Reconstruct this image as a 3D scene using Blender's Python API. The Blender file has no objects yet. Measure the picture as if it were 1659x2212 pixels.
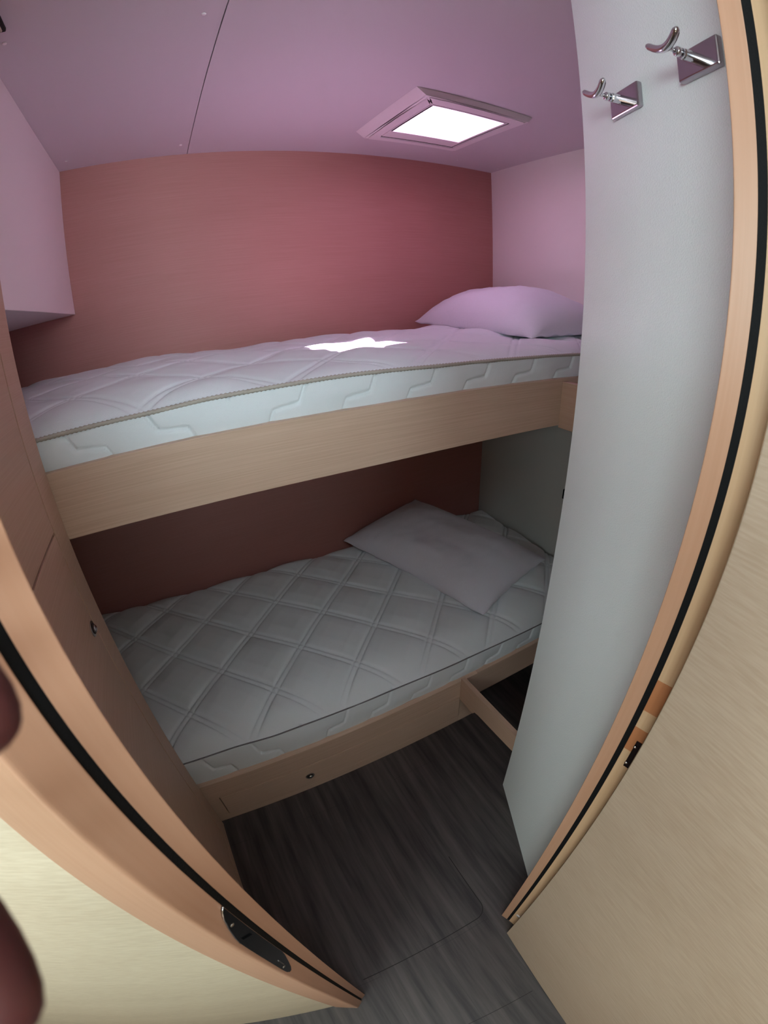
import bpy, bmesh, math, random
from mathutils import Vector, Matrix, noise

random.seed(7)
scene = bpy.context.scene
COL = scene.collection
H = 1.55                      # height of the camera over the floor; z below is counted from the camera

# ------------------------------------------------------------------ camera
cd = bpy.data.cameras.new('camera')
cam = bpy.data.objects.new('camera', cd)
COL.objects.link(cam)
cd.type = 'PANO'
cy = cd if hasattr(cd, 'panorama_type') else cd.cycles
cy.panorama_type = 'FISHEYE_LENS_POLYNOMIAL'
cy.fisheye_fov = math.radians(220)
cd.sensor_fit = 'HORIZONTAL'
cd.sensor_width = 16.59
cd.sensor_height = 22.12
K = (1.1063, -0.2077, 0.1534, -0.0579)
cy.fisheye_polynomial_k0 = 0.0
cy.fisheye_polynomial_k1 = -K[0] / 10
cy.fisheye_polynomial_k2 = -K[1] / 100
cy.fisheye_polynomial_k3 = -K[2] / 1000
cy.fisheye_polynomial_k4 = -K[3] / 10000
right = Vector((0.8886, -0.45632, -0.04646))
fwd = Vector((0.38756, 0.80113, -0.45607))
up = Vector((0.24534, 0.38725, 0.88873))
m = Matrix((right, up, -fwd)).transposed().to_4x4()
m.translation = Vector((0, 0, H))
cam.matrix_world = m
cd.clip_start = 0.005
cd.dof.use_dof = True
cd.dof.focus_distance = 1.1
cd.dof.aperture_fstop = 40.0
scene.camera = cam

# ------------------------------------------------------------------ sky, sun, exposure
w = bpy.data.worlds.new('world')
scene.world = w
w.use_nodes = True
bg = w.node_tree.nodes['Background']
bg.inputs[0].default_value = (0.93, 0.97, 1.0, 1)
bg.inputs[1].default_value = 8.5

SUN_DIR = Vector((-0.42, -0.07, -0.78)).normalized()
sl = bpy.data.lights.new('sun', 'SUN')
sl.energy = 66.0
sl.angle = math.radians(0.8)
sl.color = (1.0, 0.93, 0.92)
so = bpy.data.objects.new('sun', sl)
so.rotation_euler = SUN_DIR.to_track_quat('-Z', 'Y').to_euler()
so.location = (2, 1.6, 4)
COL.objects.link(so)

# added lamp: passage daylight, as if through an invented roof hatch behind the camera
al = bpy.data.lights.new('added_daylight', 'AREA')
al.shape = 'RECTANGLE'
al.size = 0.44
al.size_y = 0.44
al.energy = 3.5
al.color = (0.74, 0.93, 1.0)
ao = bpy.data.objects.new('added_daylight', al)
ao.location = (-0.02, -0.42, H + 0.655)
ao.rotation_euler = (0, 0, 0)
COL.objects.link(ao)
# added lamp in an invented high window of the unseen rear wall
al3 = bpy.data.lights.new('added_daylight', 'AREA')
al3.shape = 'RECTANGLE'
al3.size = 0.66
al3.size_y = 0.34
al3.energy = 21.0
al3.color = (0.70, 0.95, 1.0)
ao3 = bpy.data.objects.new('added_daylight', al3)
ao3.location = (0.15, -1.44, H + 0.33)
ao3.rotation_euler = Vector((0.08, 1.0, -0.15)).to_track_quat('-Z', 'Y').to_euler()
COL.objects.link(ao3)
# added lamp in an invented window of the passage's left wall
al2 = bpy.data.lights.new('added_daylight', 'AREA')
al2.shape = 'RECTANGLE'
al2.size = 0.70
al2.size_y = 0.50
al2.energy = 23.0
al2.color = (0.78, 1.0, 1.0)
ao2 = bpy.data.objects.new('added_daylight', al2)
ao2.location = (-1.17, -0.65, H + 0.22)
ao2.rotation_euler = Vector((1.0, 0.25, -0.3)).to_track_quat('-Z', 'Y').to_euler()
COL.objects.link(ao2)

scene.view_settings.view_transform = 'Standard'
scene.view_settings.look = 'None'
scene.view_settings.gamma = 1.0
scene.view_settings.use_curve_mapping = False
scene.view_settings.exposure = 0.0
scene.cycles.max_bounces = 12
scene.cycles.diffuse_bounces = 6
scene.cycles.transparent_max_bounces = 12

# ------------------------------------------------------------------ helpers
def obj(name, bm, mat, parent=None, origin=None, smooth=False):
    """link bm (camera-height coordinates) as one mesh object with its origin at its base"""
    me = bpy.data.meshes.new(name)
    bmesh.ops.recalc_face_normals(bm, faces=bm.faces)
    if origin is None:
        xs = [v.co.x for v in bm.verts]; ys = [v.co.y for v in bm.verts]; zs = [v.co.z for v in bm.verts]
        origin = Vector(((min(xs) + max(xs)) / 2, (min(ys) + max(ys)) / 2, min(zs)))
    origin = Vector(origin)
    bmesh.ops.translate(bm, verts=bm.verts, vec=-origin)
    bm.to_mesh(me); bm.free()
    for p in me.polygons:
        p.use_smooth = smooth
    if mat: me.materials.append(mat)
    o = bpy.data.objects.new(name, me)
    COL.objects.link(o)
    world = origin + Vector((0, 0, H))
    base = Vector((0, 0, 0))
    q = parent
    while q is not None:
        base += q.location
        q = q.parent
    o.parent = parent
    o.location = world - base
    return o

def thing(name, label, cat, loc, group=None):
    o = bpy.data.objects.new(name, None)
    o.empty_display_size = 0.05
    COL.objects.link(o)
    o.location = Vector(loc) + Vector((0, 0, H))
    o['label'] = label; o['category'] = cat
    if group: o['group'] = group
    return o

def tag(o, label, cat, group=None):
    o['label'] = label; o['category'] = cat
    if group: o['group'] = group
    return o

def struct(name, bm, mat, label=None, **k):
    o = obj(name, bm, mat, **k)
    o['kind'] = 'structure'
    if label: o['label'] = label
    return o

def box(bm, x0, x1, y0, y1, z0, z1, bev=0.0, seg=2):
    r = bmesh.ops.create_cube(bm, size=1.0)
    vs = r['verts']
    for v in vs:
        v.co = Vector((x0 + (v.co.x + .5) * (x1 - x0), y0 + (v.co.y + .5) * (y1 - y0), z0 + (v.co.z + .5) * (z1 - z0)))
    if bev > 0:
        es = list({e for v in vs for e in v.link_edges})
        bmesh.ops.bevel(bm, geom=es, offset=bev, segments=seg, affect='EDGES', profile=0.5)
    return bm

def nb(): return bmesh.new()
def bx(*a, **k): return box(nb(), *a, **k)

def prism(bm, pts, z0, z1):
    """vertical extrusion of a plan outline"""
    lo = [bm.verts.new((x, y, z0)) for x, y in pts]
    hi = [bm.verts.new((x, y, z1)) for x, y in pts]
    n = len(pts)
    for i in range(n):
        bm.faces.new((lo[i], lo[(i + 1) % n], hi[(i + 1) % n], hi[i]))
    bm.faces.new(lo[::-1]); bm.faces.new(hi)
    return bm

def slab(bm, outline, du, dn):
    """outline: list of 3-D points; extruded by vector dn; du unused"""
    a = [bm.verts.new(p) for p in outline]
    b = [bm.verts.new(Vector(p) + dn) for p in outline]
    n = len(a)
    for i in range(n):
        bm.faces.new((a[i], a[(i + 1) % n], b[(i + 1) % n], b[i]))
    bm.faces.new(a[::-1]); bm.faces.new(b)
    return bm

def tube(bm, pts, rad, n=12, caps=True):
    """swept round bar; rad is a number or a list"""
    pts = [Vector(p) for p in pts]
    rings = []
    ref = None
    for i, p in enumerate(pts):
        t = (pts[min(i + 1, len(pts) - 1)] - pts[max(i - 1, 0)]).normalized()
        if ref is None:
            ref = t.orthogonal().normalized()
        ref = (ref - t * ref.dot(t)).normalized()
        bn = t.cross(ref)
        r = rad[i] if isinstance(rad, (list, tuple)) else rad
        rings.append([bm.verts.new(p + (ref * math.cos(2 * math.pi * k / n) + bn * math.sin(2 * math.pi * k / n)) * r) for k in range(n)])
    for a, b in zip(rings, rings[1:]):
        for k in range(n):
            bm.faces.new((a[k], a[(k + 1) % n], b[(k + 1) % n], b[k]))
    if caps:
        bm.faces.new(rings[0][::-1]); bm.faces.new(rings[-1])
    return bm

def dome_bar(p0, p1, r, e=0.3, k=5):
    """points and radii of a bar with rounded ends"""
    p0, p1 = Vector(p0), Vector(p1)
    d = (p1 - p0); L = d.length; d.normalize()
    pts, rs = [], []
    for i in range(k + 1):
        a = math.pi / 2 * i / k
        pts.append(p0 + d * (r * e * (1 - math.cos(a)))); rs.append(max(r * math.sin(a), 1e-5))
    for i in range(k + 1):
        a = math.pi / 2 * (1 - i / k)
        pts.append(p1 - d * (r * e * (1 - math.cos(a)))); rs.append(max(r * math.sin(a), 1e-5))
    return pts, rs

# ------------------------------------------------------------------ materials
def newmat(name):
    mt = bpy.data.materials.new(name); mt.use_nodes = True
    nt = mt.node_tree
    return mt, nt, nt.nodes['Principled BSDF']

def lin(c):
    return tuple((x / 255 / 12.92) if x / 255 <= 0.04045 else ((x / 255 + 0.055) / 1.055) ** 2.4 for x in c)

def plain(name, rgb, rough=0.5, metal=0.0, bump=0.0, bscale=300, spec=0.5, var=0.0):
    mt, nt, b = newmat(name)
    c = (*lin(rgb), 1)
    b.inputs['Base Color'].default_value = c
    b.inputs['Roughness'].default_value = rough
    b.inputs['Metallic'].default_value = metal
    b.inputs['Specular IOR Level'].default_value = spec
    tc = nt.nodes.new('ShaderNodeTexCoord')
    if bump or var:
        no = nt.nodes.new('ShaderNodeTexNoise')
        no.inputs['Scale'].default_value = bscale
        no.inputs['Detail'].default_value = 3
        nt.links.new(tc.outputs['Object'], no.inputs['Vector'])
    if bump:
        bp = nt.nodes.new('ShaderNodeBump')
        bp.inputs['Strength'].default_value = bump
        bp.inputs['Distance'].default_value = 0.001
        nt.links.new(no.outputs['Fac'], bp.inputs['Height'])
        nt.links.new(bp.outputs['Normal'], b.inputs['Normal'])
    if var:
        mx = nt.nodes.new('ShaderNodeMix'); mx.data_type = 'RGBA'
        mx.inputs[6].default_value = tuple(min(1, q * (1 - var)) for q in c[:3]) + (1,)
        mx.inputs[7].default_value = tuple(min(1, q * (1 + var)) for q in c[:3]) + (1,)
        nt.links.new(no.outputs['Fac'], mx.inputs[0])
        nt.links.new(mx.outputs[2], b.inputs['Base Color'])
    return mt

def wood(name, rgb, axis='X', dark=0.82, rough=0.45, grain=1.0, spec=0.4, pore=0.9):
    """fine straight-grained veneer running along an axis"""
    mt, nt, b = newmat(name)
    c = lin(rgb)
    tc = nt.nodes.new('ShaderNodeTexCoord')
    mp = nt.nodes.new('ShaderNodeMapping')
    long, cross = 5.0, 330.0 * grain
    mp.inputs['Scale'].default_value = {'X': (long, cross, cross), 'Y': (cross, long, cross), 'Z': (cross, cross, long)}[axis]
    nt.links.new(tc.outputs['Object'], mp.inputs['Vector'])
    n1 = nt.nodes.new('ShaderNodeTexNoise'); n1.inputs['Scale'].default_value = 1.0; n1.inputs['Detail'].default_value = 4
    nt.links.new(mp.outputs[0], n1.inputs['Vector'])
    mp2 = nt.nodes.new('ShaderNodeMapping')
    lo2, cr2 = 1.2, 9.0
    mp2.inputs['Scale'].default_value = {'X': (lo2, cr2, cr2), 'Y': (cr2, lo2, cr2), 'Z': (cr2, cr2, lo2)}[axis]
    nt.links.new(tc.outputs['Object'], mp2.inputs['Vector'])
    n2 = nt.nodes.new('ShaderNodeTexNoise'); n2.inputs['Scale'].default_value = 1.0; n2.inputs['Detail'].default_value = 3
    nt.links.new(mp2.outputs[0], n2.inputs['Vector'])
    mr = nt.nodes.new('ShaderNodeMapRange')
    mr.inputs['From Min'].default_value = 0.35; mr.inputs['From Max'].default_value = 0.65
    nt.links.new(n1.outputs['Fac'], mr.inputs['Value'])
    mx = nt.nodes.new('ShaderNodeMix'); mx.data_type = 'RGBA'
    mx.inputs[6].default_value = (c[0] * dark, c[1] * dark * 0.97, c[2] * dark * 0.94, 1)
    mx.inputs[7].default_value = (*c, 1)
    nt.links.new(mr.outputs[0], mx.inputs[0])
    mx2 = nt.nodes.new('ShaderNodeMix'); mx2.data_type = 'RGBA'; mx2.blend_type = 'MULTIPLY'
    mx2.inputs[0].default_value = 1.0
    rp = nt.nodes.new('ShaderNodeValToRGB')
    rp.color_ramp.elements[0].position = 0.3; rp.color_ramp.elements[0].color = (pore, pore * 0.98, pore * 0.96, 1)
    rp.color_ramp.elements[1].position = 0.7; rp.color_ramp.elements[1].color = (1, 1, 1, 1)
    nt.links.new(n2.outputs['Fac'], rp.inputs[0])
    nt.links.new(mx.outputs[2], mx2.inputs[6]); nt.links.new(rp.outputs[0], mx2.inputs[7])
    nt.links.new(mx2.outputs[2], b.inputs['Base Color'])
    b.inputs['Roughness'].default_value = rough
    b.inputs['Specular IOR Level'].default_value = spec
    bp = nt.nodes.new('ShaderNodeBump'); bp.inputs['Strength'].default_value = 0.25; bp.inputs['Distance'].default_value = 0.0005
    nt.links.new(n1.outputs['Fac'], bp.inputs['Height']); nt.links.new(bp.outputs['Normal'], b.inputs['Normal'])
    return mt

M = {}
M['oak_x'] = wood('oak_veneer_along', (206, 178, 158), 'X', dark=0.89, pore=0.95)
M['oak_y'] = wood('oak_veneer_deep', (196, 164, 144), 'Y', dark=0.93, pore=0.95)
M['oak_door'] = wood('oak_door_veneer', (182, 162, 144), 'Y', dark=0.90, pore=0.94)
M['oak_wall'] = wood('oak_bulkhead_veneer', (206, 194, 172), 'X', dark=0.88)
M['back_wood'] = wood('reddish_oak_wall_veneer', (182, 128, 122), 'X', dark=0.94, rough=0.55, pore=0.96)
M['frame_wood'] = wood('beech_frame', (186, 143, 118), 'Z', dark=0.95, grain=0.6, rough=0.38)
M['jamb_light'] = wood('beech_door_edge', (212, 176, 142), 'Z', dark=0.94, grain=0.6, rough=0.4)
M['patch_wood'] = wood('reddish_beech_patch', (186, 122, 82), 'Z', dark=0.92, grain=0.6)
M['ceiling'] = plain('ceiling_vinyl', (204, 196, 200), 0.6, bump=0.25, bscale=500)
M['lining'] = plain('white_lining', (232, 222, 222), 0.55, bump=0.2, bscale=450)
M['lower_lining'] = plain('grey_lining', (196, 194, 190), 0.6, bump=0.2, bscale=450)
M['black'] = plain('black_rubber', (9, 9, 12), 0.7, bump=0.3, bscale=400, spec=0.2)
M['dark_gap'] = plain('dark_gap', (24, 17, 15), 0.8)
M['plastic'] = plain('black_glossy_plastic', (9, 9, 12), 0.12, spec=0.35)
M['chrome'] = plain('chrome', (214, 214, 218), 0.10, 1.0)
M['plate_chrome'] = plain('hook_plate_steel', (172, 166, 172), 0.17, 1.0)
M['satin'] = plain('satin_metal', (168, 158, 150), 0.3, 1.0)
M['dark_metal'] = plain('burnished_metal', (70, 58, 62), 0.25, 1.0)
M['white_plastic'] = plain('white_plastic', (235, 226, 228), 0.35)
M['beige_plastic'] = plain('beige_plastic', (170, 160, 140), 0.45)
M['grey_plastic'] = plain('hatch_frame_plastic', (226, 218, 220), 0.4)
M['piping'] = plain('grey_beige_cord', (176, 168, 158), 0.8, bump=0.6, bscale=600)
M['thread'] = plain('grey_thread', (120, 116, 120), 0.9)

def fabric(name, rgb, s=700, strength=0.5, stretch=(1, 1, 1), rough=0.85):
    mt, nt, b = newmat(name)
    tc = nt.nodes.new('ShaderNodeTexCoord'); mp = nt.nodes.new('ShaderNodeMapping')
    mp.inputs['Scale'].default_value = stretch
    nt.links.new(tc.outputs['Object'], mp.inputs['Vector'])
    no = nt.nodes.new('ShaderNodeTexNoise'); no.inputs['Scale'].default_value = s; no.inputs['Detail'].default_value = 2
    nt.links.new(mp.outputs[0], no.inputs['Vector'])
    bp = nt.nodes.new('ShaderNodeBump'); bp.inputs['Strength'].default_value = strength; bp.inputs['Distance'].default_value = 0.001
    nt.links.new(no.outputs['Fac'], bp.inputs['Height']); nt.links.new(bp.outputs['Normal'], b.inputs['Normal'])
    c = lin(rgb)
    mx = nt.nodes.new('ShaderNodeMix'); mx.data_type = 'RGBA'
    mx.inputs[6].default_value = (c[0] * .95, c[1] * .95, c[2] * .95, 1); mx.inputs[7].default_value = (*c, 1)
    nt.links.new(no.outputs['Fac'], mx.inputs[0]); nt.links.new(mx.outputs[2], b.inputs['Base Color'])
    b.inputs['Roughness'].default_value = rough
    b.inputs['Specular IOR Level'].default_value = 0.25
    b.inputs['Sheen Weight'].default_value = 0.15
    return mt
M['ticking'] = fabric('white_mattress_ticking', (223, 228, 232))
M['pillow'] = fabric('white_pillow_cotton', (222, 221, 232), s=160, strength=0.7, stretch=(3.2, 0.5, 1))

# pebbled white panel
mt, nt, b = newmat('pebbled_white_vinyl')
b.inputs['Base Color'].default_value = (*lin((236, 240, 242)), 1)
b.inputs['Roughness'].default_value = 0.36
b.inputs['Specular IOR Level'].default_value = 0.45
tc = nt.nodes.new('ShaderNodeTexCoord')
vo = nt.nodes.new('ShaderNodeTexVoronoi'); vo.inputs['Scale'].default_value = 420
vo.feature = 'SMOOTH_F1'
nt.links.new(tc.outputs['Object'], vo.inputs['Vector'])
bp = nt.nodes.new('ShaderNodeBump'); bp.inputs['Strength'].default_value = 0.55; bp.inputs['Distance'].default_value = 0.0008
nt.links.new(vo.outputs['Distance'], bp.inputs['Height']); nt.links.new(bp.outputs['Normal'], b.inputs['Normal'])
M['pebble'] = mt

# vinyl planks running into the cabin
mt, nt, b = newmat('dark_plank_vinyl')
tc = nt.nodes.new('ShaderNodeTexCoord')
mp = nt.nodes.new('ShaderNodeMapping'); mp.inputs['Scale'].default_value = (30, 2.2, 1)
nt.links.new(tc.outputs['Object'], mp.inputs['Vector'])
n1 = nt.nodes.new('ShaderNodeTexNoise'); n1.inputs['Scale'].default_value = 1; n1.inputs['Detail'].default_value = 5; n1.inputs['Roughness'].default_value = 0.6
nt.links.new(mp.outputs[0], n1.inputs['Vector'])
rp = nt.nodes.new('ShaderNodeValToRGB')
rp.color_ramp.elements[0].position = 0.34; rp.color_ramp.elements[0].color = (*lin((40, 34, 35)), 1)
rp.color_ramp.elements[1].position = 0.70; rp.color_ramp.elements[1].color = (*lin((84, 76, 74)), 1)
nt.links.new(n1.outputs['Fac'], rp.inputs[0])
br = nt.nodes.new('ShaderNodeTexBrick')
mp2 = nt.nodes.new('ShaderNodeMapping'); mp2.inputs['Rotation'].default_value = (0, 0, math.radians(90))
nt.links.new(tc.outputs['Object'], mp2.inputs['Vector']); nt.links.new(mp2.outputs[0], br.inputs['Vector'])
br.inputs['Scale'].default_value = 1.0; br.inputs['Brick Width'].default_value = 1.2; br.inputs['Row Height'].default_value = 0.18
br.inputs['Mortar Size'].default_value = 0.0008
br.inputs['Color1'].default_value = (0.92, 0.92, 0.92, 1); br.inputs['Color2'].default_value = (1, 1, 1, 1); br.inputs['Mortar'].default_value = (0.6, 0.6, 0.6, 1)
mx = nt.nodes.new('ShaderNodeMix'); mx.data_type = 'RGBA'; mx.blend_type = 'MULTIPLY'; mx.inputs[0].default_value = 1
nt.links.new(rp.outputs[0], mx.inputs[6]); nt.links.new(br.outputs['Color'], mx.inputs[7]); nt.links.new(mx.outputs[2], b.inputs['Base Color'])
b.inputs['Roughness'].default_value = 0.5
M['floor'] = mt

# tinted acrylic of the roof hatch: lets sky and sun through
mt = bpy.data.materials.new('rose_tinted_acrylic'); mt.use_nodes = True
nt = mt.node_tree
for n in list(nt.nodes):
    if n.type != 'OUTPUT_MATERIAL': nt.nodes.remove(n)
out = [n for n in nt.nodes if n.type == 'OUTPUT_MATERIAL'][0]
tr = nt.nodes.new('ShaderNodeBsdfTransparent'); tr.inputs[0].default_value = (1.0, 0.79, 0.98, 1)
gl = nt.nodes.new('ShaderNodeBsdfGlossy'); gl.inputs['Roughness'].default_value = 0.05
ms = nt.nodes.new('ShaderNodeMixShader'); ms.inputs[0].default_value = 0.04
nt.links.new(tr.outputs[0], ms.inputs[1]); nt.links.new(gl.outputs[0], ms.inputs[2]); nt.links.new(ms.outputs[0], out.inputs[0])
M['acrylic'] = mt

# skin of the hand right beside the lens
mt, nt, b = newmat('skin')
b.inputs['Base Color'].default_value = (*lin((74, 30, 30)), 1)
b.inputs['Roughness'].default_value = 0.55
b.inputs['Subsurface Weight'].default_value = 0.25
b.inputs['Subsurface Radius'].default_value = (1.0, 0.3, 0.15)
b.inputs['Subsurface Scale'].default_value = 0.008
M['skin'] = mt

# ------------------------------------------------------------------ main dimensions (from the camera)
FL = -H
CE = 0.629
YB = 1.785                    # back wall
XR = 1.527                    # wall at the head of the beds
XW = -0.277                   # wardrobe front
YF = 0.871                    # upper bed board
YF2 = 0.882                   # lower bed board

def ring0(o, i, z0, z1):
    bm = nb(); (ox0, ox1, oy0, oy1), (ix0, ix1, iy0, iy1) = o, i
    box(bm, ox0, ix0, oy0, oy1, z0, z1, .003); box(bm, ix1, ox1, oy0, oy1, z0, z1, .003)
    box(bm, ix0, ix1, oy0, iy0, z0, z1, .003); box(bm, ix0, ix1, iy1, oy1, z0, z1, .003)
    return bm

# ------------------------------------------------------------------ setting
struct('floor', bx(-1.6, 1.6, -1.5, 1.85, FL - 0.03, FL), M['floor'], 'dark grey-brown plank vinyl floor running into the cabin')
fl = bpy.data.objects['floor']
# cut line of the floor hatch, with its rounded corner, and the joint near the door
def seam(pts, wd=0.0012):
    bm = nb()
    for a, c in zip(pts, pts[1:]):
        a, c = Vector(a), Vector(c); d = (c - a); n = Vector((-d.y, d.x)).normalized() * wd
        q = [a - n, c - n, c + n, a + n]
        prism(bm, [(v.x, v.y) for v in q], FL + 0.0, FL + 0.0004)
    return bm
arc = [(0.331 + 0.04 * math.sin(t), 0.232 - 0.04 * math.cos(t)) for t in [i * math.pi / 16 for i in range(9)]]
obj('hatch_seam', seam([(-0.05, 0.188), (0.331, 0.192)] + arc + [(0.371, 0.30), (0.372, 0.42)]), M['dark_gap'], fl)
obj('plank_joint', seam([(0.0, -0.060), (0.336, -0.092)], 0.0008), M['dark_gap'], fl)

bm = nb()
hx0, hx1, hy0, hy1 = 0.765, 1.105, 1.155, 1.452     # hole in the ceiling
g = 0.1525
def deck(bm, z0, z1):
    def cz(x0, x1, y0, y1): box(bm, x0, x1, y0, y1, z0, z1)
    px0, px1, py0, py1 = -0.25, 0.21, -0.65, -0.19        # made-up opening over the passage, for the added lamp
    cz(-1.6, px0, -1.5, 1.85); cz(px0, px1, -1.5, py0); cz(px0, g - 0.0012, py1, 1.85); cz(g + 0.0012, px1, py1, 1.85)
    cz(px1, hx0, -1.5, 1.85); cz(hx1, 1.6, -1.5, 1.85)
    cz(hx0, hx1, -1.5, hy0); cz(hx0, hx1, hy1, 1.85)
deck(bm, CE, CE + 0.03)
ce = struct('ceiling', bm, M['ceiling'], 'white ceiling panels with a seam and small screw caps')
bm = nb(); gs = g; g = 0.1525
def cz2(x0, x1, y0, y1): box(bm, x0, x1, y0, y1, CE + 0.031, CE + 0.05)
cz2(-1.6, -0.25, -1.5, 1.85); cz2(-0.25, 0.21, -1.5, -0.65); cz2(-0.25, 0.21, -0.19, 1.85); cz2(0.21, hx0, -1.5, 1.85)
cz2(hx1, 1.6, -1.5, 1.85); cz2(hx0, hx1, -1.5, hy0); cz2(hx0, hx1, hy1, 1.85)
obj('roof_deck', bm, M['dark_gap'], ce)
for x, y in ((0.113, 0.896), (0.123, 1.682), (-0.269, 1.688), (1.258, 1.69), (1.500, 1.703), (-0.268, 0.925)):
    b_ = nb(); p_, r_ = dome_bar((x, y, CE + 0.001), (x, y, CE - 0.003), 0.005, 0.4)
    obj('screw_cap', tube(b_, p_, r_, 14), M['white_plastic'], ce, smooth=True)

struct('wall_back', bx(-1.6, 1.6, YB, YB + 0.03, FL, CE), M['back_wood'], 'reddish brown wood panelled wall behind both bunks')
struct('wall_right', bx(XR, XR + 0.03, 0.10, YB, FL, CE), M['lining'], 'white wall at the head of the upper bunk')
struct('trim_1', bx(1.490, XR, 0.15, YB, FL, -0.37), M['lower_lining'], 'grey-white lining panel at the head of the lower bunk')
struct('wall_left', bx(-1.6, -1.57, -1.5, YB, FL, CE), M['oak_y'])

# slanted white partition with its front edge
pf = Vector((0.689, 0.548)); pb_ = Vector((0.520, 0.158))
pd = (pf - pb_).normalized(); pn = Vector((-pd.y, pd.x))     # pn looks to the camera side
th = 0.024
struct('wall_partition', prism(nb(), [tuple(pf), tuple(pb_), tuple(pb_ - pn * th), tuple(pf - pn * th)], FL, CE),
       M['pebble'], 'white pebbled partition panel with two coat hooks, right of the bunks')

# bulkhead with the doorway (left part faces the camera, right part is hidden by the door)
struct('wall_front', prism(nb(), [(-0.150, 0.1475), (-0.374, 0.181), (-1.57, 0.36), (-1.57, 0.39), (-0.150, 0.176)], FL, CE),
       M['oak_wall'], 'pale oak bulkhead panel left of the doorway')
struct('trim_2', prism(nb(), [(0.4305, 0.1495), (XR, 0.1495), (XR, 0.17), (0.4305, 0.1665)], FL, CE), M['oak_wall'])

# unseen passage behind the camera; windows and roof hatch invented to carry the daylight
bm = nb()
wx0, wx1, wz0, wz1 = -0.19, 0.49, 0.15, 0.51
box(bm, -1.25, wx0, -1.5, -1.47, FL, CE); box(bm, wx1, 1.6, -1.5, -1.47, FL, CE)
box(bm, wx0, wx1, -1.5, -1.47, FL, wz0); box(bm, wx0, wx1, -1.5, -1.47, wz1, CE)
struct('wall_passage_rear', bm, M['oak_wall'])
bm = nb()
box(bm, wx0 - .03, wx1 + .03, -1.475, -1.455, wz0 - .03, wz0, .004); box(bm, wx0 - .03, wx1 + .03, -1.475, -1.455, wz1, wz1 + .03, .004)
box(bm, wx0 - .03, wx0, -1.475, -1.455, wz0, wz1, .004); box(bm, wx1, wx1 + .03, -1.475, -1.455, wz0, wz1, .004)
struct('added_window_3', bm, M['white_plastic'])  # invented window frame around the added rear lamp
# unseen shoulder-high wall, added to keep the lower bunk and left frame shaded
struct('added_shade_wall', bx(-0.40, 1.57, -0.63, -0.60, FL, 0.06), M['oak_wall'])
bm = nb()
vy0, vy1, vz0, vz1 = -1.02, -0.28, -0.05, 0.49
box(bm, -1.25, -1.22, -1.47, vy0, FL, CE); box(bm, -1.25, -1.22, vy1, 0.30, FL, CE)
box(bm, -1.25, -1.22, vy0, vy1, FL, vz0); box(bm, -1.25, -1.22, vy0, vy1, vz1, CE)
struct('wall_passage_left', bm, M['oak_wall'])
bm = nb()
box(bm, -1.225, -1.205, vy0 - .03, vy1 + .03, vz0 - .03, vz0, .004); box(bm, -1.225, -1.205, vy0 - .03, vy1 + .03, vz1, vz1 + .03, .004)
box(bm, -1.225, -1.205, vy0 - .03, vy0, vz0, vz1, .004); box(bm, -1.225, -1.205, vy1, vy1 + .03, vz0, vz1, .004)
struct('added_window_2', bm, M['white_plastic'])  # invented window frame around the added left lamp
struct('added_window_1', ring0((-0.29, 0.25, -0.69, -0.15), (-0.245, 0.205, -0.645, -0.195), CE - 0.02, CE + 0.0), M['white_plastic'])  # invented roof hatch frame below the added overhead lamp
struct('wall_passage_right', bx(1.57, 1.6, -1.5, 0.15, FL, CE), M['oak_y'])

# door frame left: moulded casing, black seal, inner stop, lock keep
fr = thing('door_frame', 'rounded beech door frame on the left of the doorway with a black lock keep', 'door frame', (-0.11, 0.15, FL))
def rounded(pts, rad, seg=4):
    """plan outline with rounded corners; rad gives a radius per corner"""
    out = []
    n = len(pts)
    for i in range(n):
        p = Vector(pts[i]); a = Vector(pts[i - 1]); c = Vector(pts[(i + 1) % n]); r = rad[i]
        if r <= 0: out.append(tuple(p)); continue
        da = (a - p).normalized(); dc = (c - p).normalized()
        r = min(r, (a - p).length * .45, (c - p).length * .45)
        for k in range(seg + 1):
            t = k / seg
            q = (p + da * r) * (1 - t) ** 2 + p * 2 * t * (1 - t) + (p + dc * r) * t ** 2
            out.append(tuple(q))
    return out
E_, D_, C_ = (-0.1580, 0.1450), (-0.1012, 0.1162), (-0.0825, 0.1305)
cas = rounded([E_, D_, C_, (-0.0880, 0.1375), (-0.0905, 0.176), (-0.158, 0.176)], [.003, .0035, .001, 0, 0, 0], 5)
obj('casing', prism(nb(), cas, FL, CE), M['frame_wood'], fr, smooth=False)
obj('seal', prism(nb(), [(-0.0846, 0.1325), (-0.0803, 0.1382), (-0.0890, 0.152), (-0.0900, 0.1385)], FL + 0.002, CE), M['black'], fr)
sp = rounded([(-0.0797, 0.1368), (-0.0750, 0.1395), (-0.0663, 0.1446), (-0.0830, 0.172), (-0.0900, 0.172)], [.0006, .0022, .001, 0, 0], 4)
obj('door_stop', prism(nb(), sp, FL, CE), M['frame_wood'], fr)
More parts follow.
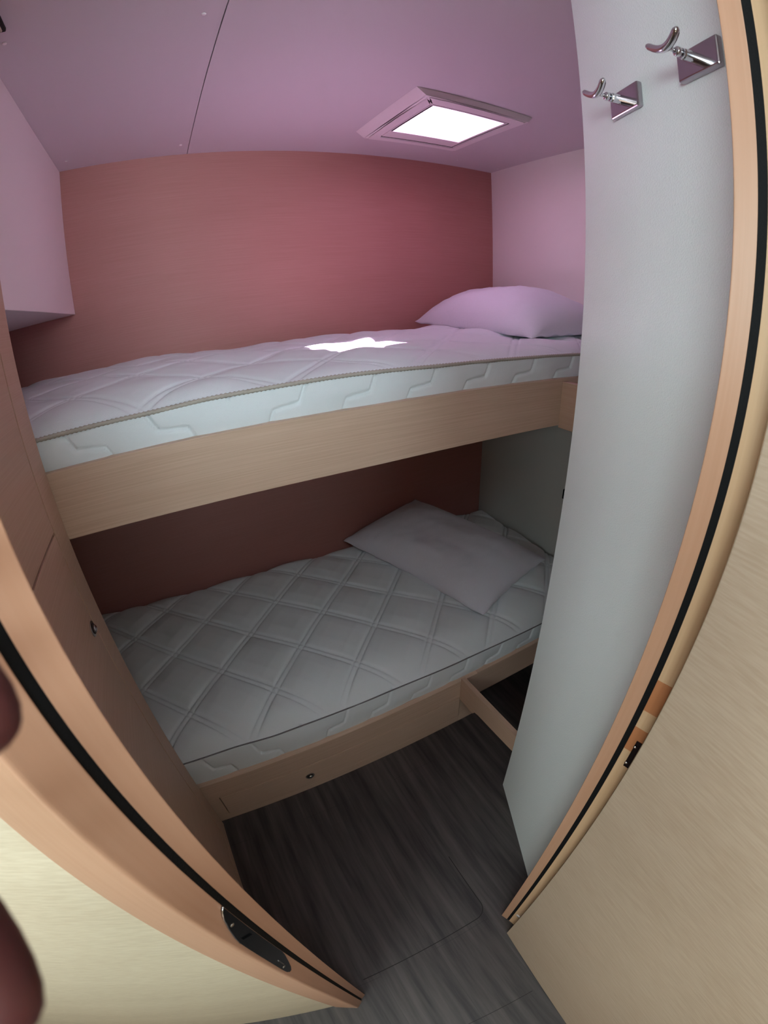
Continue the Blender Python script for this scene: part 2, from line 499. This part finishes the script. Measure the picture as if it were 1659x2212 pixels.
# lock keep: glossy black plate let into the casing
c0 = Vector((C_[0], C_[1], 0)); du = (Vector((D_[0], D_[1], 0)) - c0).normalized(); dn = Vector((-du.y, du.x, 0))
if dn.dot(c0) > 0: dn = -dn
KZ = 1.04
def kp(u, z, off=0.0): return c0 + du * u + Vector((0, 0, z * KZ)) + dn * off
keep_out = [(0.0005, -0.338), (0.004, -0.343), (0.008, -0.354), (0.0118, -0.372), (0.0150, -0.392), (0.0168, -0.410), (0.0172, -0.44), (0.0178, -0.52), (0.0186, -0.575),
            (0.0184, -0.592), (0.0165, -0.603), (0.0135, -0.604), (0.010, -0.594), (0.006, -0.572), (0.002, -0.545), (0.0005, -0.53)]
kb = nb(); slab(kb, [kp(u, z, -0.001) for u, z in keep_out], None, dn * 0.0026)
keep = obj('lock_keep', kb, M['plastic'], fr)
keep['label'] = 'glossy black lock keep plate'
obj('chrome_rim', tube(nb(), [kp(u, z, 0.0016) for u, z in keep_out[:6]], 0.0006, 8), M['chrome'], keep, smooth=True)
kb = nb(); slab(kb, [kp(u, z, 0.0014) for u, z in ((0.004, -0.418), (0.0125, -0.408), (0.0145, -0.47), (0.006, -0.478))], None, dn * 0.0016)
obj('latch_ramp', kb, M['plastic'], keep)
for z in (-0.372, -0.567):
    p_, r_ = dome_bar(kp(0.0075 if z > -.5 else 0.0145, z, 0.001), kp(0.0075 if z > -.5 else 0.0145, z, 0.0028), 0.0022, 0.5)
    obj('screw', tube(nb(), p_, r_, 12), M['satin'], keep, smooth=True)
kb = nb(); slab(kb, [kp(u, z, 0.0014) for u, z in ((0.011, -0.535), (0.0122, -0.535), (0.0126, -0.56), (0.0114, -0.56))], None, dn * 0.0010)
obj('latch_lip', kb, M['satin'], keep)

# door frame right (hinge side)
fr2 = thing('door_frame', 'slim beech door frame with black rubber seal on the right of the doorway', 'door frame', (0.40, 0.15, FL))
sp = rounded([(0.4000, 0.1590), (0.4065, 0.1393), (0.4300, 0.1500), (0.4300, 0.1660)], [.001, .001, 0, 0], 3)
obj('door_stop', prism(nb(), sp, FL, CE), M['frame_wood'], fr2)
obj('seal', prism(nb(), rounded([(0.4064, 0.1398), (0.4085, 0.1318), (0.4200, 0.1330), (0.4200, 0.1500)], [.0008, .001, 0, 0]), FL + 0.002, CE), M['black'], fr2)
js = [(0.4088, 0.1316), (0.4130, 0.1120), (0.4300, 0.1120), (0.4300, 0.1490), (0.4200, 0.1490), (0.4195, 0.1325)]
obj('hinge_post', prism(nb(), js, FL, CE), M['jamb_light'], fr2)
def strip(z0, z1, t0, t1, off, mat, name, par):
    a = Vector((0.4088, 0.1316)); b2 = Vector((0.4130, 0.1120)); d = b2 - a; n = Vector((d.y, -d.x)).normalized()
    if n.x > 0: n = -n
    p, q = a + d * t0, a + d * t1
    return obj(name, prism(nb(), [tuple(p + n * off), tuple(q + n * off), tuple(q - n * .001), tuple(p - n * .001)], z0, z1), mat, par)
strip(-0.448, -0.392, 0.0, 1.0, 0.0003, M['patch_wood'], 'repair_patch', fr2)['label'] = 'upper reddish wood patch'
strip(-0.532, -0.482, 0.0, 1.0, 0.0003, M['patch_wood'], 'repair_patch', fr2)['label'] = 'lower reddish wood patch'
hg = strip(-0.566, -0.505, 0.58, 1.0, 0.0012, M['dark_metal'], 'hinge_plate', fr2)
for z in (-0.517, -0.556):
    p_, r_ = dome_bar((0.4105, 0.1185, z), (0.4080, 0.1180, z), 0.0024, 0.6)
    obj('screw', tube(nb(), p_, r_, 12), M['chrome'], hg, smooth=True)
p_, r_ = dome_bar((0.4122, 0.1192, -1.445), (0.4092, 0.1185, -1.445), 0.0065, 0.5)
obj('screw_cover', tube(nb(), p_, r_, 16), M['white_plastic'], fr2, smooth=True)

# open door
da = Vector((0.377, 0.102)); db = Vector((0.350, -0.230)); dd = (db - da).normalized(); dnn = Vector((-dd.y, dd.x))
if dnn.x < 0: dnn = -dnn
de = da + dd * 0.49
door = thing('door', 'open pale oak cabin door leaf standing at the right of the doorway', 'door', (0.37, -0.13, FL + 0.012))
obj('door_leaf', prism(nb(), rounded([tuple(da), tuple(de), tuple(de + dnn * .026), tuple(da + dnn * .026)], [.0012, .002, .002, .0012], 2), FL + 0.012, CE - 0.05), M['oak_door'], door)

# ------------------------------------------------------------------ wardrobe and overhead box on the left
wr = thing('wardrobe', 'brown oak wardrobe with two doors at the foot of the bunks', 'wardrobe', (-0.45, 0.52, FL))
bm = nb()
box(bm, -0.75, -0.292, 0.275, 0.868, FL, CE)                         # carcass
box(bm, -0.293, XW, 0.800, 0.8698, FL, CE, .001)                    # stile beside the beds
box(bm, -0.293, XW, 0.275, 0.285, FL, CE)
box(bm, -0.293, XW, 0.285, 0.80, FL, FL + 0.05)
obj('body', bm, M['oak_y'], wr)
d1 = obj('door', bx(-0.2915, XW - 0.0002, 0.288, 0.797, -0.312, CE - 0.004, .0012), M['oak_y'], wr)
d2 = obj('door', bx(-0.2915, XW - 0.0002, 0.288, 0.797, FL + 0.052, -0.3175, .0012), M['oak_y'], wr)
def knob(center, nrm, r, par, mat_rose, mat_pull):
    c = Vector(center); n = Vector(nrm)
    p_, r_ = dome_bar(c - n * .0005, c + n * .003, r, 0.08)
    rose = obj('knob', tube(nb(), p_, r_, 28), mat_rose, par, smooth=True)
    p_, r_ = dome_bar(c + n * .002, c + n * .0095, r * .5, 0.5)
    obj('button', tube(nb(), p_, r_, 20), mat_pull, rose, smooth=True)
    bm = nb(); tube(bm, [c + n * .003 + (n.orthogonal().normalized() * math.cos(a) + n.cross(n.orthogonal().normalized()) * math.sin(a)) * r * .62 for a in [i * math.pi / 12 for i in range(25)]], r * .06, 8, False)
    obj('ring', bm, M['dark_metal'], rose, smooth=True)
knob((XW - 0.0002, 0.775, -0.521), (1, 0, 0), 0.0165, d2, M['satin'], M['chrome'])

ob = obj('overhead_cabinet', bx(-1.2, -0.3106, 0.875, YB - 0.0005, 0.096, CE - 0.0012, .0015), M['lining'])
tag(ob, 'white box cabinet under the ceiling above the foot of the upper bunk', 'cabinet')

# small fitting at the left end of the ceiling
cf = thing('ceiling_fitting', 'small beige fitting with a dark rim on the ceiling at the far upper left', 'fitting', (-0.264, 0.80, CE))
obj('rim', bx(-0.2765, -0.2515, 0.73, 0.874, CE - 0.010, CE - 0.0003, .002), M['dark_gap'], cf)
obj('cover', bx(-0.2765, -0.2560, 0.735, 0.866, CE - 0.015, CE - 0.010, .002), M['beige_plastic'], cf)

# ------------------------------------------------------------------ roof hatch
ht = thing('roof_hatch', 'square white roof hatch glowing with daylight in the ceiling', 'roof window', (0.93, 1.29, CE))
ZL = CE - 0.027
def ring(bm, o, i, z0, z1, zi0=None):
    """square ring between outer rect o and inner rect i"""
    (ox0, ox1, oy0, oy1), (ix0, ix1, iy0, iy1) = o, i
    zi0 = z0 if zi0 is None else zi0
    O = [(ox0, oy0), (ox1, oy0), (ox1, oy1), (ox0, oy1)]; I = [(ix0, iy0), (ix1, iy0), (ix1, iy1), (ix0, iy1)]
    ob_, ot = [bm.verts.new((x, y, z0)) for x, y in O], [bm.verts.new((x, y, z1)) for x, y in O]
    ib, it = [bm.verts.new((x, y, zi0)) for x, y in I], [bm.verts.new((x, y, z1)) for x, y in I]
    for k in range(4):
        j = (k + 1) % 4
        bm.faces.new((ob_[k], ob_[j], ot[j], ot[k])); bm.faces.new((ib[k], ib[j], it[j], it[k]))
        bm.faces.new((ob_[k], ob_[j], ib[j], ib[k])); bm.faces.new((ot[k], ot[j], it[j], it[k]))
    return bm
hb = ring(nb(), (0.745, 1.128, 1.123, 1.535), (0.788, 1.092, 1.170, 1.500), ZL, CE - 0.0005)
for v in hb.verts:                                   # sides slope up to the ceiling, front stays upright
    if v.co.z > ZL + 0.01 and abs(v.co.x - 0.745) < 1e-5: v.co.x -= 0.034
    if v.co.z > ZL + 0.01 and abs(v.co.x - 1.128) < 1e-5: v.co.x += 0.020
bmesh.ops.bevel(hb, geom=[e for e in hb.edges if abs(e.verts[0].co.z - ZL) < 1e-6 and abs(e.verts[1].co.z - ZL) < 1e-6], offset=0.005, segments=3, affect='EDGES')
obj('outer_frame', hb, M['grey_plastic'], ht)
obj('shade_gap', ring(nb(), (0.790, 1.0905, 1.171, 1.4985), (0.800, 1.080, 1.172, 1.488), ZL + 0.0025, CE - 0.002), M['dark_gap'], ht)
obj('inner_frame', ring(nb(), (0.789, 1.0840, 1.171, 1.4900), (0.792, 1.074, 1.178, 1.432), ZL + 0.0015, CE + 0.004), M['grey_plastic'], ht)
obj('well', ring(nb(), (0.775, 1.092, 1.160, 1.448), (0.786, 1.080, 1.172, 1.438), CE + 0.0045, CE + 0.075), M['grey_plastic'], ht)
obj('acrylic_pane', bx(0.76, 1.107, 1.145, 1.463, CE + 0.0755, CE + 0.0815, .002), M['acrylic'], ht)
p_, r_ = dome_bar((0.88, 1.176, CE + 0.012), (0.88, 1.196, CE + 0.012), 0.018, 0.3)
obj('catch', tube(nb(), p_, r_, 16), M['white_plastic'], ht, smooth=True)

# ------------------------------------------------------------------ bunks
def rail(x0, x1, y0, y1, z0, z1, mat, name, par, bev=0.0015): return obj(name, bx(x0, x1, y0, y1, z0, z1, bev), mat, par)
ub = thing('bunk_bed', 'upper bunk frame with a pale oak front board', 'bunk', (0.6, 1.3, -0.37))
rail(-0.62, XR - 0.001, YF, YF + 0.020, -0.3655, -0.2235, M['oak_x'], 'front_board', ub)
rail(-0.62, XR - 0.001, YF + 0.0205, YB - 0.001, -0.262, -0.244, M['oak_x'], 'bed_base', ub, 0)
rail(1.022, 1.042, 0.62, YF - 0.0005, -0.3725, -0.232, M['oak_y'], 'side_board', ub)

lb = thing('bunk_bed', 'lower bunk base with an oak drawer under the front', 'bunk', (0.6, 1.3, FL))
bm = nb()
box(bm, -0.55, 0.79, YF2, YF2 + 0.02, -1.394, -1.301, .001)
box(bm, -0.55, -0.2415, YF2, YF2 + 0.02, FL, -1.394)
box(bm, 0.716, 0.79, YF2, YF2 + 0.02, FL, -1.394)
box(bm, -0.2415, 0.716, YF2 + 0.018, YF2 + 0.022, FL, -1.394)
box(bm, -0.2415, 0.716, YF2 + 0.0006, YF2 + 0.018, FL, -1.514)
obj('front_board', bm, M['oak_x'], lb)
rail(0.7905, 1.489, YF2 + 0.002, YF2 + 0.022, -1.432, -1.301, M['oak_x'], 'front_board', lb)
rail(-0.62, 1.489, YF2 + 0.0225, YB - 0.001, -1.345, -1.327, M['oak_x'], 'bed_base', lb, 0)
dr = rail(-0.2375, 0.713, YF2 - 0.0008, YF2 + 0.0175, -1.511, -1.3960, M['oak_x'], 'drawer', lb, 0.0006)
knob((0.081, YF2 - 0.0008, -1.461), (0, -1, 0), 0.0165, dr, M['satin'], M['chrome'])
# side rail towards the partition, deeper at the bed end
prof = [(YF2 - .0005, -1.286), (0.560, -1.272), (0.560, -1.362), (0.765, -1.378), (0.785, -1.384), (0.795, -1.400), (0.812, -1.404), (YF2 - .0005, -1.404)]
bm = nb(); slab(bm, [Vector((0.712, y, z)) for y, z in prof], None, Vector((0.018, 0, 0)))
obj('side_rail', bm, M['oak_y'], lb)
obj('locker_side', bx(0.80, 0.815, YF2 + .0225, YB - .002, FL, -1.346), M['oak_y'], lb)

# mattresses
def sdseg(px, py, ax, ay, bx_, by):
    dx, dy = bx_ - ax, by - ay
    t = max(0, min(1, ((px - ax) * dx + (py - ay) * dy) / (dx * dx + dy * dy)))
    return math.hypot(px - ax - t * dx, py - ay - t * dy)

def side_groove(x, h, hh):
    """distance to the stepped quilting lines; h from 0 (bottom) to hh"""
    P = 0.165
    if x < 0.10: x = 0.20 - x
    best = 9
    for k in (-1, 0, 1):
        X0 = math.floor((x - 0.335) / P) * P + 0.335 + k * P
        pts = [(X0, 0), (X0 + .018, hh * .46), (X0 + .075, hh * .54), (X0 + .097, hh)]
        for a, c in zip(pts, pts[1:]):
            best = min(best, sdseg(x, h, a[0], a[1], c[0], c[1]))
    return best

def mattress(name, label, x0, x1, y0, y1, zbot, zpip, zcrown, puff, loose, seed):
    NX, NT, NS = 640, 200, 22
    root = thing(name, label, 'mattress', ((x0 + x1) / 2, (y0 + y1) / 2, zbot(0)), 'mattresses on the two bunks')
    R = 0.05
    cols = []
    for i in range(NX + 1):
        x = x0 + (x1 - x0) * i / NX
        dxe = min(x - x0, x1 - x)
        c = 0 if dxe >= R else R - math.sqrt(max(0, R * R - (R - dxe) ** 2))
        ya, yb = y0 + c, y1 - c
        zb, zp = zbot(x), zpip(x)
        hh = zp - zb
        col = []
        for j in range(NS + 1):                                   # front side, bottom to top
            h = hh * j / NS
            bulge = 0.006 * math.sin(math.pi * j / NS)
            gd = side_groove(x, h, hh)
            gr = 0.0062 * math.exp(-(gd / 0.0030) ** 2) - 0.0030 * min(1, gd / 0.03)
            wv = 0.003 * noise.noise(Vector((x * 6, h * 20, seed)))
            col.append((x, ya - bulge + gr + wv, zb + h))
        for j in range(1, NT):                                    # top, front to back
            y = ya + (yb - ya) * j / NT
            df = min(y - ya, yb - y, dxe * 1.5 + 0.004)
            e = 1 - math.exp(-df / 0.028)
            e2 = 1 - math.exp(-(y - ya) / 0.16)
            sgl = (x + y - 1.378) / 0.277; dgl = (x - y + 0.970) / 0.305
            fs = abs(sgl - round(sgl)) * 0.277 / 1.414; fd = abs(dgl - round(dgl)) * 0.305 / 1.414
            def ch(f):
                gro = math.exp(-((f - 0.0095) / 0.0030) ** 2)
                return gro
            pillow_s = min(1, max(0, fs - 0.0095) / 0.05); pillow_d = min(1, max(0, fd - 0.0095) / 0.05)
            pf_ = math.sqrt(max(pillow_s, 0) * max(pillow_d, 0)) if fs > 0.0095 and fd > 0.0095 else 0
            z = zp + 0.004 * e + (zcrown(x) - zp) * (0.35 * e + 0.65 * e * e2)
            eg = 1 - math.exp(-df / 0.010)
            z += puff * (e * pf_ - eg * 0.5 * max(ch(fs), ch(fd)))
            z += e * loose * (noise.noise(Vector((x * 3.1, y * 5, seed))) + 0.5 * noise.noise(Vector((x * 11, y * 9, seed + 3))))
            col.append((x, y, z))
        for j in range(NS + 1):
            col.append((x, yb + 0.004 * math.sin(math.pi * j / NS), zp + (zb - zp) * j / NS))
        cols.append(col)
    me = bpy.data.meshes.new('cover')
    n = len(cols[0]); base = Vector(root.location) - Vector((0, 0, H))
    vs = [Vector(p) - base for c in cols for p in c]
    fs_ = []
    for i in range(NX):
        for j in range(n):
            k = (j + 1) % n
            fs_.append((i * n + j, (i + 1) * n + j, (i + 1) * n + k, i * n + k))
    fs_.append(tuple(range(n))[::-1]); fs_.append(tuple(NX * n + j for j in range(n)))
    me.from_pydata(vs, [], fs_); me.update()
    for p in me.polygons: p.use_smooth = True
    me.materials.append(M['ticking'])
    o = bpy.data.objects.new('cover', me); COL.objects.link(o); o.parent = root
    return root

up_pts = [(-0.60, -0.162), (-0.282, -0.160), (-0.075, -0.160), (0.106, -0.155), (0.348, -0.152), (0.659, -0.157), (1.083, -0.158), (1.6, -0.160)]
lo_pts = [(-0.60, -1.184), (-0.276, -1.183), (-0.131, -1.181), (0.035, -1.195), (0.396, -1.204), (0.723, -1.217), (1.138, -1.228), (1.6, -1.232)]
def interp(tab):
    def f(x):
        for (a, za), (c, zc) in zip(tab, tab[1:]):
            if x <= c:
                t = max(0, (x - a) / (c - a)); t = t * t * (3 - 2 * t)
                return za + (zc - za) * t
        return tab[-1][1]
    return f
up_z = interp(up_pts); lo_z = interp(lo_pts)
upc = interp([(-0.6, -0.118), (-0.374, -0.110), (-0.108, -0.114), (0.245, -0.130), (0.911, -0.126), (1.103, -0.121), (1.6, -0.125)])
loc = interp([(-0.6, -1.098), (-0.16, -1.112), (0.284, -1.108), (0.606, -1.122), (1.277, -1.118), (1.476, -1.138), (1.6, -1.138)])
um = mattress('mattress', 'white quilted mattress on the upper bunk with sunlight patch', -0.60, XR - 0.004, YF + 0.0215, YB - 0.014, lambda x: -0.2425, up_z, upc, 0.007, 0.010, 1.0)
lm = mattress('mattress', 'white diamond-quilted mattress on the lower bunk, in shade', -0.60, 1.488, YF2 + 0.0235, YB - 0.012, lambda x: -1.325, lo_z, loc, 0.013, 0.003, 5.0)
def rope(zf, y, x0, x1, r, par, mat, twist=True):
    bm = nb(); N = int((x1 - x0) / 0.0022)
    n = 8; rings = []
    for i in range(N + 1):
        x = x0 + (x1 - x0) * i / N
        c = Vector((x, y, zf(x)))
        ring_ = []
        for k in range(n):
            a = 2 * math.pi * k / n
            rr = r * (1 + (0.22 * math.sin(a * 2 + x * 2 * math.pi / 0.009) if twist else 0))
            ring_.append(bm.verts.new(c + Vector((0, math.cos(a) * rr, math.sin(a) * rr))))
        rings.append(ring_)
    for a, b2 in zip(rings, rings[1:]):
        for k in range(n):
            bm.faces.new((a[k], a[(k + 1) % n], b2[(k + 1) % n], b2[k]))
    return obj('piping', bm, mat, par, smooth=True)
rope(up_z, YF + 0.0185, -0.55, XR - 0.06, 0.0044, um, M['piping'])
rope(lambda x: lo_z(x) + 0.001, YF2 + 0.0215, -0.55, 1.43, 0.0024, lm, M['thread'], False)

# pillows: four corner points, swollen between them
def pillow(name, label, A, B, C2, D, up_h, down_h, seed, mat, sag=0.03, press=None):
    A, B, C2, D = map(Vector, (A, B, C2, D))
    n = 56
    cen = (A + B + C2 + D) / 4
    nr = ((B - A).cross(D - A)).normalized()
    if nr.z < 0: nr = -nr
    def P(u, v, s):
        base = A * (1 - u) * (1 - v) + B * u * (1 - v) + C2 * u * v + D * (1 - u) * v
        a, b2 = 2 * u - 1, 2 * v - 1
        pull = sag * ((1 - a * a) * abs(b2) ** 3 + (1 - b2 * b2) * abs(a) ** 3)
        base = base + (cen - base).normalized() * pull * (0.8 if (abs(a) > .01 or abs(b2) > .01) else 0)
        t = max(0, (1 - abs(a) ** 2.6) * (1 - abs(b2) ** 2.6)) ** 0.52
        wr_ = 0.010 * noise.noise(Vector((a * 3 + seed, b2 * 2, seed))) + 0.0035 * noise.noise(Vector((a * 5, b2 * 14, seed + 9))) - 0.005 * abs(noise.noise(Vector((a * 4 + 3, b2 * 7 + a * 3, seed + 4))))
        edge = min(1, 3 * (1 - max(abs(a), abs(b2))))
        edge_w = 0.004 * math.sin((u + v) * 40 + seed) * (max(abs(a), abs(b2)) ** 8) * (1 - min(1, t * 3))
        p = base + nr * (s * (up_h if s > 0 else down_h) * t + (wr_ * edge if s > 0 else 0) + edge_w)
        if press: p.z = max(p.z, press(p.x, p.y))
        return p
    bm = nb(); grid = {}
    for i in range(n + 1):
        for j in range(n + 1):
            u, v = .5 - .5 * math.cos(math.pi * i / n), .5 - .5 * math.cos(math.pi * j / n)
            rim = i in (0, n) or j in (0, n)
            t = bm.verts.new(P(u, v, 1)); grid[i, j, 1] = t
            grid[i, j, 0] = t if rim else bm.verts.new(P(u, v, -1))
    for i in range(n):
        for j in range(n):
            bm.faces.new([grid[a, c, 1] for a, c in ((i, j), (i + 1, j), (i + 1, j + 1), (i, j + 1))])
            q = [grid[a, c, 0] for a, c in ((i, j), (i, j + 1), (i + 1, j + 1), (i + 1, j))]
            if len(set(q)) == 4:
                try: bm.faces.new(q)
                except ValueError: pass
    o = obj(name, bm, mat, smooth=True)
    return tag(o, label, 'pillow', 'pillows on the two bunks')
pillow('pillow', 'plump white pillow on the upper bunk, tinted pink by the hatch light', (1.045, 1.745, -0.100), (1.515, 1.765, -0.080), (1.515, 1.02, -0.105), (1.035, 1.02, -0.118),
       0.150, 0.024, 2.0, M['pillow'], 0.022)
pillow('pillow', 'white pillow in shade on the lower bunk leaning against the back wall', (0.605, 1.735, -1.085), (1.045, 1.765, -0.985), (1.345, 1.115, -1.098), (0.880, 0.985, -1.125),
       0.112, 0.020, 6.0, M['pillow'], 0.018)

wf = obj('wall_fitting', bx(1.478, 1.4895, 1.145, 1.186, -0.855, -0.808, .003), M['black'])
tag(wf, 'small black fitting on the wall beside the lower bunk, just showing past the partition', 'fitting')

# ------------------------------------------------------------------ coat hooks on the partition
def hook(s, label, z=0.321):
    """s: distance along the partition from its front edge"""
    d3 = Vector((pd.x, pd.y, 0)); n3 = Vector((pn.x, pn.y, 0)); base = Vector((pf.x, pf.y, 0)) + d3 * s + Vector((0, 0, z))
    if n3.x > 0: n3 = -n3
    zz = Vector((0, 0, 1))
    t = thing('coat_hook', label, 'coat hook', base, 'chrome coat hooks')
    bm = nb()
    a, h, th_ = 0.0385, 0.0205, 0.0105
    box(bm, -a, a, 0, th_, -h, h, .003, 3)
    mtx = Matrix((d3, n3, zz)).transposed().to_4x4(); mtx.translation = base
    bmesh.ops.transform(bm, matrix=mtx, verts=bm.verts)
    obj('back_plate', bm, M['plate_chrome'], t)
    L = lambda u, o, v: base + d3 * u + n3 * o + zz * v
    bm = nb(); tube(bm, [L(0, th_, 0), L(0, .030, 0), L(0, .0315, 0), L(0, .0335, 0), L(0, .0336, 0)], [.0078, .0078, .0070, .0070, .0030], 24)
    obj('stem', bm, M['chrome'], t, smooth=False)
    bm = nb(); pts, rs = dome_bar(L(0, .033, 0.0), L(0, .043, 0.001), .0068, .5); tube(bm, pts, rs, 20)
    obj('collar', bm, M['chrome'], t, smooth=True)
    bm = nb(); tube(bm, [L(0, .041, 0.001), L(0, .055, 0.001)], .0032, 12)
    obj('neck', bm, M['chrome'], t, smooth=True)
    bm = nb(); pts = []; rs = []
    for i in range(25):
        q = -1 + 2 * i / 24
        pts.append(L(q * .031, .056 + .004 * q * q, 0.000 + .0175 * abs(q) ** 1.8 * (0.9 if q > 0 else 0.75)))
        r = .0056 * (1 - .12 * abs(q)) 
        if i in (0, 24): r *= .35
        if i in (1, 23): r *= .85
        rs.append(r)
    tube(bm, pts, rs, 16)
    obj('hook_bar', bm, M['chrome'], t, smooth=True)
    return t
hook(-0.152, 'chrome double coat hook nearer the bunks, left of the two on the white partition')
hook(-0.323, 'chrome double coat hook nearer the door frame, right of the two on the white partition')

# ------------------------------------------------------------------ hand holding the camera, fingertips at the left edge of the view
def skin_mesh(name, verts, edges, radii, root, mat, parent=None, lvl=2):
    me = bpy.data.meshes.new(name)
    org = Vector(verts[root])
    me.from_pydata([Vector(v) - org for v in verts], edges, [])
    o = bpy.data.objects.new(name, me); COL.objects.link(o)
    o.location = org + Vector((0, 0, H))
    sk = o.modifiers.new('skin', 'SKIN'); sk.use_smooth_shade = True
    layer = me.skin_vertices[0].data
    for i, r in enumerate(radii):
        layer[i].radius = (r, r) if not isinstance(r, tuple) else r
        layer[i].use_root = (i == root)
    sb = o.modifiers.new('subdiv', 'SUBSURF'); sb.levels = lvl; sb.render_levels = lvl
    me.materials.append(mat)
    return o
V_, E2, R_ = [], [], []
def add(p, r, prev=None):
    V_.append(Vector(p)); R_.append(r)
    if prev is not None: E2.append((prev, len(V_) - 1))
    return len(V_) - 1
wrist = add((-0.150, -0.125, -0.150), (0.027, 0.021))
fa = add((-0.190, -0.240, -0.270), (0.033, 0.029), wrist)
fa2 = add((-0.230, -0.350, -0.385), (0.038, 0.036), fa)
palm = add((-0.128, -0.088, -0.098), (0.031, 0.017), wrist)
def finger(mcp, pts, rs):
    k = add(mcp, 0.0105, palm)
    for p, r in zip(pts, rs): k = add(p, r, k)
finger((-0.112, -0.040, -0.050), [(-0.092, 0.012, -0.028), (-0.0540, 0.0600, -0.0330), (-0.0445, 0.0540, -0.0420), (-0.0435, 0.0465, -0.0500)], [0.0105, 0.0110, 0.0108, 0.0090])
finger((-0.114, -0.042, -0.072), [(-0.094, 0.006, -0.062), (-0.0590, 0.0340, -0.0560), (-0.0530, 0.0230, -0.0600), (-0.0515, 0.0085, -0.0640)], [0.0105, 0.0108, 0.0112, 0.0105])
finger((-0.118, -0.050, -0.094), [(-0.102, -0.018, -0.100), (-0.080, -0.012, -0.105), (-0.062, -0.022, -0.104), (-0.058, -0.025, -0.104)], [0.0092, 0.0085, 0.0076, 0.0062])
finger((-0.124, -0.062, -0.114), [(-0.112, -0.036, -0.122), (-0.092, -0.032, -0.126), (-0.076, -0.038, -0.124), (-0.072, -0.041, -0.124)], [0.0084, 0.0076, 0.0066, 0.0055])
k = add((-0.100, -0.098, -0.095), 0.0150, palm)
for p, r in (((-0.070, -0.090, -0.070), 0.0115), ((-0.046, -0.072, -0.050), 0.0105), ((-0.036, -0.060, -0.040), 0.0080)): k = add(p, r, k)
hd = skin_mesh('hand', V_, E2, R_, 0, M['skin'])
tag(hd, 'blurred reddish fingertips of a hand holding the camera at the left edge', 'hand')
